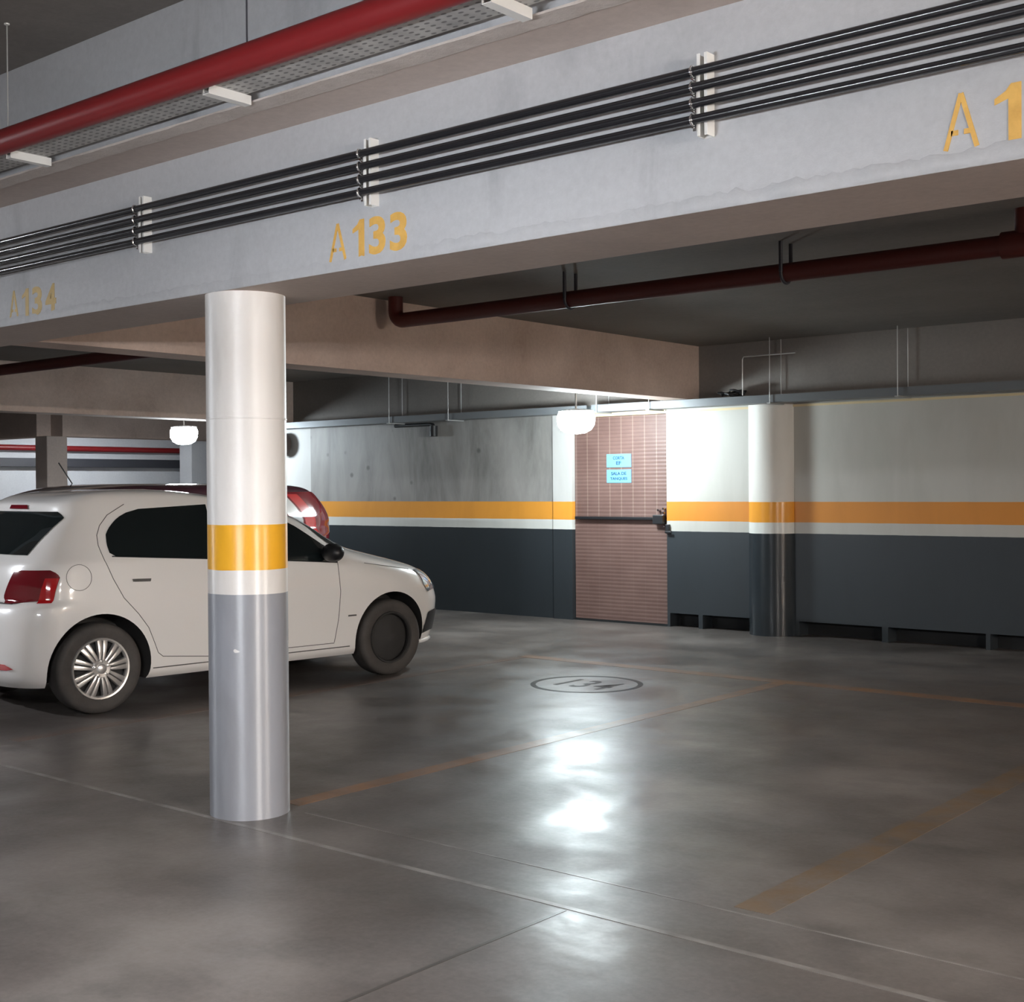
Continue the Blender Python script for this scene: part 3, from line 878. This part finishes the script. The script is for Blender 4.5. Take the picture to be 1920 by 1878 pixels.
class Car:
    def __init__(self, root, zs=1.0, ss=1.0):
        self.root, self.zs, self.ss = root, zs, ss
    def L(self, s, y, z):
        return (s * self.ss, y, z * self.zs)
    def side_patch(self, name, poly, m, sgn=-1, eps=0.006, parent=None, nz=16, nx=16):
        z0, z1 = min(p[1] for p in poly), max(p[1] for p in poly)
        rows = []
        for k in range(nz + 1):
            z = z0 + (z1 - z0) * (k / nz) * 0.998 + 0.0005
            sp = span(poly, z)
            if not sp:
                continue
            rows.append([self.L(sp[0] + (sp[1] - sp[0]) * i / nx, sgn * (side_y(sp[0] + (sp[1] - sp[0]) * i / nx, z) + eps), z) for i in range(nx + 1)])
        return grid_obj(name, rows, m, parent or self.root)
    def arc_patch(self, name, poly, m, front=False, eps=0.006, parent=None, nz=14, nx=18, sgn=-1):
        z0, z1 = min(p[1] for p in poly), max(p[1] for p in poly)
        rows = []
        for k in range(nz + 1):
            z = z0 + (z1 - z0) * (k / nz) * 0.998 + 0.0005
            sp = span(poly, z)
            if not sp:
                continue
            row = []
            for i in range(nx + 1):
                d = sp[0] + (sp[1] - sp[0]) * i / nx
                p, n2 = arc_point(abs(d), z, front)
                y = (p[1] + n2[1] * eps) * (1 if d >= 0 else -1)
                row.append(self.L(p[0] + n2[0] * eps, y * (-sgn if sgn > 0 else 1), z))
            rows.append(row)
        return grid_obj(name, rows, m, parent or self.root)
    def seam(self, name, pts, sgn=-1, r=0.0025, m=None, parent=None):
        out = []
        for (s0, z0), (s1, z1) in zip(pts, pts[1:]):
            for k in range(6):
                t = k / 6
                s, z = s0 + (s1 - s0) * t, z0 + (z1 - z0) * t
                out.append(self.L(s, sgn * (side_y(s, z) + 0.0006), z))
        s, z = pts[-1]
        out.append(self.L(s, sgn * (side_y(s, z) + 0.0006), z))
        bm = bmesh.new()
        bm_tube(bm, out, r, 6)
        return obj(name, bm, m or M['seam'], parent or self.root)
    def body(self, paint, arch_r=0.362, axle=2.465):
        zl = np.concatenate([np.linspace(0.20, 0.30, 5), np.linspace(0.33, 0.72, 12), np.linspace(0.74, 1.06, 22), np.linspace(1.08, 1.38, 16), [1.395, 1.41, 1.425, 1.438, 1.45, 1.461, 1.471, 1.479, 1.485, 1.490, 1.494]])
        bm = bmesh.new()
        rings = []
        for z in zl:
            h = half_contour(float(z))
            full = h + [(s, -y) for s, y in h[-2:0:-1]]
            rings.append([bm.verts.new(self.L(s, y, float(z))) for s, y in full])
        n = len(rings[0])
        for a, b in zip(rings, rings[1:]):
            for k in range(n):
                bm.faces.new((a[k], a[(k + 1) % n], b[(k + 1) % n], b[k]))
        bm.faces.new(rings[0][::-1])
        bm.faces.new(rings[-1])
        bmesh.ops.recalc_face_normals(bm, faces=bm.faces[:])
        me = bpy.data.meshes.new('body')
        bm.to_mesh(me); bm.free()
        me.materials.append(paint); me.materials.append(M['arch'])
        o = bpy.data.objects.new('body', me)
        COL.objects.link(o)
        cut = bmesh.new()
        for s in (0, axle):
            for sg in (-1, 1):
                y0, y1 = (0.50, 1.0) if sg > 0 else (-1.0, -0.50)
                bm_lathe(cut, [(arch_r, y0), (arch_r, y1)], 'Y', 56, (s * self.ss, 0, 0.305))
        bmesh.ops.recalc_face_normals(cut, faces=cut.faces[:])
        for f in cut.faces:
            f.material_index = 1
        cme = bpy.data.meshes.new('cut')
        cut.to_mesh(cme); cut.free()
        cme.materials.append(paint); cme.materials.append(M['arch'])
        co = bpy.data.objects.new('cut', cme)
        COL.objects.link(co)
        md = o.modifiers.new('b', 'BOOLEAN')
        md.operation, md.solver, md.object = 'DIFFERENCE', 'EXACT', co
        dg = bpy.context.evaluated_depsgraph_get()
        nm = bpy.data.meshes.new_from_object(o.evaluated_get(dg))
        o.modifiers.clear()
        o.data = nm
        nm.name = 'body'
        bpy.data.objects.remove(co)
        nm.polygons.foreach_set('use_smooth', [True] * len(nm.polygons))
        nm.set_sharp_from_angle(angle=math.radians(38))
        o.parent = self.root
        return o
    def wheel(self, s, sgn, silver=True):
        R, W = 0.302, 0.175
        y_out = sgn * 0.800
        sg = sgn
        bm = bmesh.new()
        prof = [(0.205, 0.004), (0.222, -0.004), (0.262, -0.010), (0.288, -0.003), (0.299, 0.016), (R, 0.035), (R, W - 0.035), (0.298, W - 0.014), (0.28, W), (0.205, W - 0.01)]
        bm_lathe(bm, [(r, -h) for r, h in prof], 'Y', 56, (0, 0, 0), True)
        t = obj('wheel', bm, M['rubber'], self.root, smooth=50)
        t.location = (s * self.ss, y_out, R)
        if sg < 0:
            t.rotation_euler = (0, 0, math.pi)
        # after this the outer side is local +y
        bm = bmesh.new()
        bm_lathe(bm, [(0.207, -0.055), (0.207, -0.13)], 'Y', 40)
        obj('wheel_disc', bm, M['arch'], t, smooth=40)
        bm = bmesh.new()
        bm_lathe(bm, [(0.206, 0.0), (0.203, 0.009), (0.192, 0.007), (0.184, -0.006), (0.186, -0.03), (0.206, -0.03)], 'Y', 56, (0, 0, 0), True)
        if silver:
            def spoke(a, wr0, wr1, off):
                ca, sa = math.cos(a), math.sin(a)
                sec = []
                for r, wd, h in ((0.045, wr0, 0.012), (0.10, (wr0 + wr1) / 2, 0.016), (0.16, wr1 * 0.95, 0.010), (0.192, wr1, 0.002)):
                    oo = off * (0.35 + 0.65 * r / 0.19)
                    ring = []
                    for lx, ly in ((-wd, h - 0.016), (-wd * 0.8, h - 0.003), (0, h), (wd * 0.8, h - 0.003), (wd, h - 0.016), (wd, h - 0.03), (-wd, h - 0.03)):
                        px, pz = r, lx + oo
                        ring.append(bm.verts.new((px * ca - pz * sa, ly, px * sa + pz * ca)))
                    sec.append(ring)
                for q, p in zip(sec, sec[1:]):
                    for i in range(7):
                        bm.faces.new((q[i], q[(i + 1) % 7], p[(i + 1) % 7], p[i]))
                bm.faces.new(sec[0][::-1]); bm.faces.new(sec[-1])
            for k in range(9):
                a = 2 * math.pi * (k + 0.35) / 9
                for o_ in (-1, 1):
                    spoke(a, 0.0085, 0.0185, o_ * 0.0215)
            bm_lathe(bm, [(0.068, -0.02), (0.068, 0.006), (0.058, 0.014), (0.034, 0.012), (0.032, 0.021), (0.026, 0.025), (0.002, 0.026)], 'Y', 36)
            for k in range(5):
                a = 2 * math.pi * (k + 0.2) / 5
                bm_lathe(bm, [(0.011, 0.008), (0.010, 0.018), (0.004, 0.020)], 'Y', 10, (0.049 * math.cos(a), 0, 0.049 * math.sin(a)))
            obj('hubcap', bm, M['hubcap'], t, smooth=35)
        else:
            bm_lathe(bm, [(0.19, -0.05), (0.15, -0.03), (0.09, -0.02), (0.05, 0.0), (0.03, 0.004)], 'Y', 40)
            obj('steel_rim', bm, M['arch'], t, smooth=35)
        return t

# ---- white hatchback
CAR_RZ = math.atan2(2.463, 0.26)
ca_, sa_ = math.cos(CAR_RZ), math.sin(CAR_RZ)
off = 0.803
white = empty("car", (-7.64 - sa_ * off, 4.868 + ca_ * off, 0), CAR_RZ)
tag(white, 'white hatchback parked behind the front column', 'car')
C1 = Car(white)
b = C1.body(M['car_white'])
for s_, silver in ((0, True), (2.465, False)):
    for sg in (-1, 1):
        C1.wheel(s_, sg, silver)
for sg in (-1, 1):
    wn = C1.side_patch('side_window', REARWIN, M['glass_dark'], sg)
    wn2 = C1.side_patch('side_window', FRONTWIN, M['glass_dark'], sg)
    C1.side_patch('door_pillar_trim', [(0.94, 0.985), (1.045, 0.98), (0.985, 1.36), (0.93, 1.365)], M['black_plastic'], sg, 0.0045)
    hd = C1.side_patch('door_handle', [(0.225, 0.868), (0.355, 0.864), (0.36, 0.884), (0.22, 0.888)], M['seam'], sg, 0.010)
    C1.side_patch('door_handle', [(1.225, 0.850), (1.355, 0.846), (1.36, 0.866), (1.22, 0.870)], M['seam'], sg, 0.010)
    C1.seam('panel_seam', DOORSEAM, sg)
    C1.seam('panel_seam', [(0.985, 1.36), (0.99, 1.0), (1.0, 0.60), (1.0, 0.31)], sg)
    C1.seam('panel_seam', [(1.93, 1.0), (1.95, 0.70), (1.93, 0.48), (1.90, 0.31)], sg)
    C1.seam('sill_seam', [(0.38, 0.268), (1.2, 0.268), (2.05, 0.268)], sg, 0.004, M['seam'])
    C1.seam('window_trim', BELT, sg, 0.004, M['black_plastic'])
    C1.seam('panel_seam', [(2.20, 0.905), (2.45, 0.868), (2.70, 0.832)], sg)
C1.seam('fuel_flap', [(-0.15 + 0.085 * math.cos(a), 0.915 + 0.085 * math.sin(a)) for a in np.linspace(0, 2 * math.pi, 25)], -1, 0.0016)
C1.side_patch('badge', [(2.02, 0.500), (2.10, 0.500), (2.10, 0.513), (2.02, 0.513)], M['seam'], -1, 0.004)
# tail lamps wrap the rear corner
for sg in (-1, 1):
    tl = C1.arc_patch('tail_light', TAIL, M['lens_deep'], False, 0.012, sgn=sg)
    C1.arc_patch('tail_light_lens', TAIL2, M['lens_red'], False, 0.0145, tl, sgn=sg)
    C1.arc_patch('bumper_reflector', [(0.40, 0.325), (0.60, 0.325), (0.66, 0.335), (0.60, 0.365), (0.40, 0.37)], M['lens_red'], False, 0.008, sgn=sg)
    hl = C1.arc_patch('headlight', HEAD, M['headlamp'], True, 0.010, sgn=sg)
# rear window, brake light, hatch gap, number plate recess
C1.arc_patch('rear_window', REARGLASS, M['glass_dark'], False, 0.006)
C1.arc_patch('brake_light', [(-0.15, 1.362), (0.15, 1.362), (0.13, 1.392), (-0.13, 1.392)], M['lens_deep'], False, 0.010)
C1.arc_patch('hatch_gap', [(-0.62, 0.752), (0.62, 0.752), (0.62, 0.762), (-0.62, 0.762)], M['seam'], False, 0.003)
C1.arc_patch('rear_plate', [(-0.22, 0.86), (0.22, 0.86), (0.22, 0.97), (-0.22, 0.97)], M['zinc'], False, 0.006)
C1.arc_patch('windscreen', [(-0.80, 1.04), (0.80, 1.04), (0.56, 1.40), (-0.56, 1.40)], M['glass_dark'], True, 0.006)
C1.arc_patch('lower_grille', [(-0.62, 0.33), (0.62, 0.33), (0.55, 0.50), (-0.55, 0.50)], M['black_plastic'], True, 0.008)
C1.arc_patch('lower_grille', [(0.66, 0.31), (0.92, 0.30), (0.90, 0.47), (0.68, 0.50)], M['black_plastic'], True, 0.008)
C1.arc_patch('upper_grille', [(-0.45, 0.66), (0.45, 0.66), (0.45, 0.75), (-0.45, 0.75)], M['black_plastic'], True, 0.008)
# front lip
bm = bmesh.new()
lp = []
for d in np.linspace(-0.92, 0.92, 41):
    p, n2 = arc_point(abs(d), 0.235, True)
    lp.append((p[0] + 0.012, p[1] if d >= 0 else -p[1], 0.235))
bm_tube(bm, lp, 0.018, 8)
obj('front_lip', bm, M['car_white'], white, smooth=60)
# mirrors
for sg in (-1, 1):
    bm = bmesh.new()
    bmesh.ops.create_uvsphere(bm, u_segments=20, v_segments=12, radius=1.0)
    for v in bm.verts:
        x, y, z = v.co
        v.co = (1.80 + x * 0.062 + (0.02 if x > 0 else 0), sg * (0.925 + y * 0.10), 1.005 + z * 0.070)
    bm_tube(bm, [(1.83, sg * 0.78, 0.975), (1.81, sg * 0.87, 0.985)], 0.026, 10)
    obj('wing_mirror', bm, M['black_plastic'], white, smooth=60)
# roof drip gaps and aerial base line
for sg in (-1, 1):
    bm = bmesh.new()
    ll = [C1.L(s, sg * (herm(CZW, CW, z) * 0.93), z + 0.014) for s, z in ((0.05, 1.418), (0.25, 1.432), (0.55, 1.438), (0.85, 1.434), (1.05, 1.41))]
    bm_tube(bm, ll, 0.006, 8)
    obj('roof_trim', bm, M['seam'], white, smooth=50)

# ---- dark car in the next bay, nose towards the driveway
dark = empty('car', (-10.70, 8.50, 0), -math.pi / 2 - 0.02)
tag(dark, 'dark maroon car parked beyond the white hatchback, only its roof and tail corner showing', 'car')
CW = CW[:10] + [0.765, 0.74, 0.715, 0.695, 0.665, 0.600, 0.420]
CSR = CSR[:8] + [-0.600, -0.610, -0.612, -0.605, -0.575, -0.530, -0.460, -0.415, -0.350, -0.25, 0.0, 0.40]
CSF = [3.11, 3.19, 3.24, 3.28, 3.30, 3.30, 3.29, 3.27, 3.23, 3.19, 3.14, 3.07, 2.99, 2.93, 2.82, 2.64, 2.45, 2.25, 2.08, 1.85, 1.65]
C2 = Car(dark, 1.035, 1.04)
C2.body(M['car_maroon'])
for s_ in (0, 2.465):
    for sg in (-1, 1):
        C2.wheel(s_, sg, False)
for sg in (-1, 1):
    C2.side_patch('side_window', REARWIN, M['glass_dark'], sg)
    C2.side_patch('side_window', FRONTWIN, M['glass_dark'], sg)
    tl = C2.arc_patch('tail_light', TAIL_D, M['lens_deep'], False, 0.014, sgn=sg)
    C2.arc_patch('tail_light_lens', TAIL_D2, M['lens_red'], False, 0.018, tl, sgn=sg)
    C2.arc_patch('reverse_lens', TAIL_D3, M['lens_clear'], False, 0.018, tl, sgn=sg)
C2.arc_patch('rear_window', REARGLASS, M['glass_dark'], False, 0.006)
C2.arc_patch('windscreen', [(-0.80, 1.04), (0.80, 1.04), (0.56, 1.40), (-0.56, 1.40)], M['glass_dark'], True, 0.006)
bm = bmesh.new()
bm_tube(bm, [(2.12, 0.28, 1.525), (2.10, 0.28, 1.55), (2.23, 0.28, 1.735)], 0.006, 8)
o = obj('aerial', bm, M['black_plastic'], dark, smooth=50)
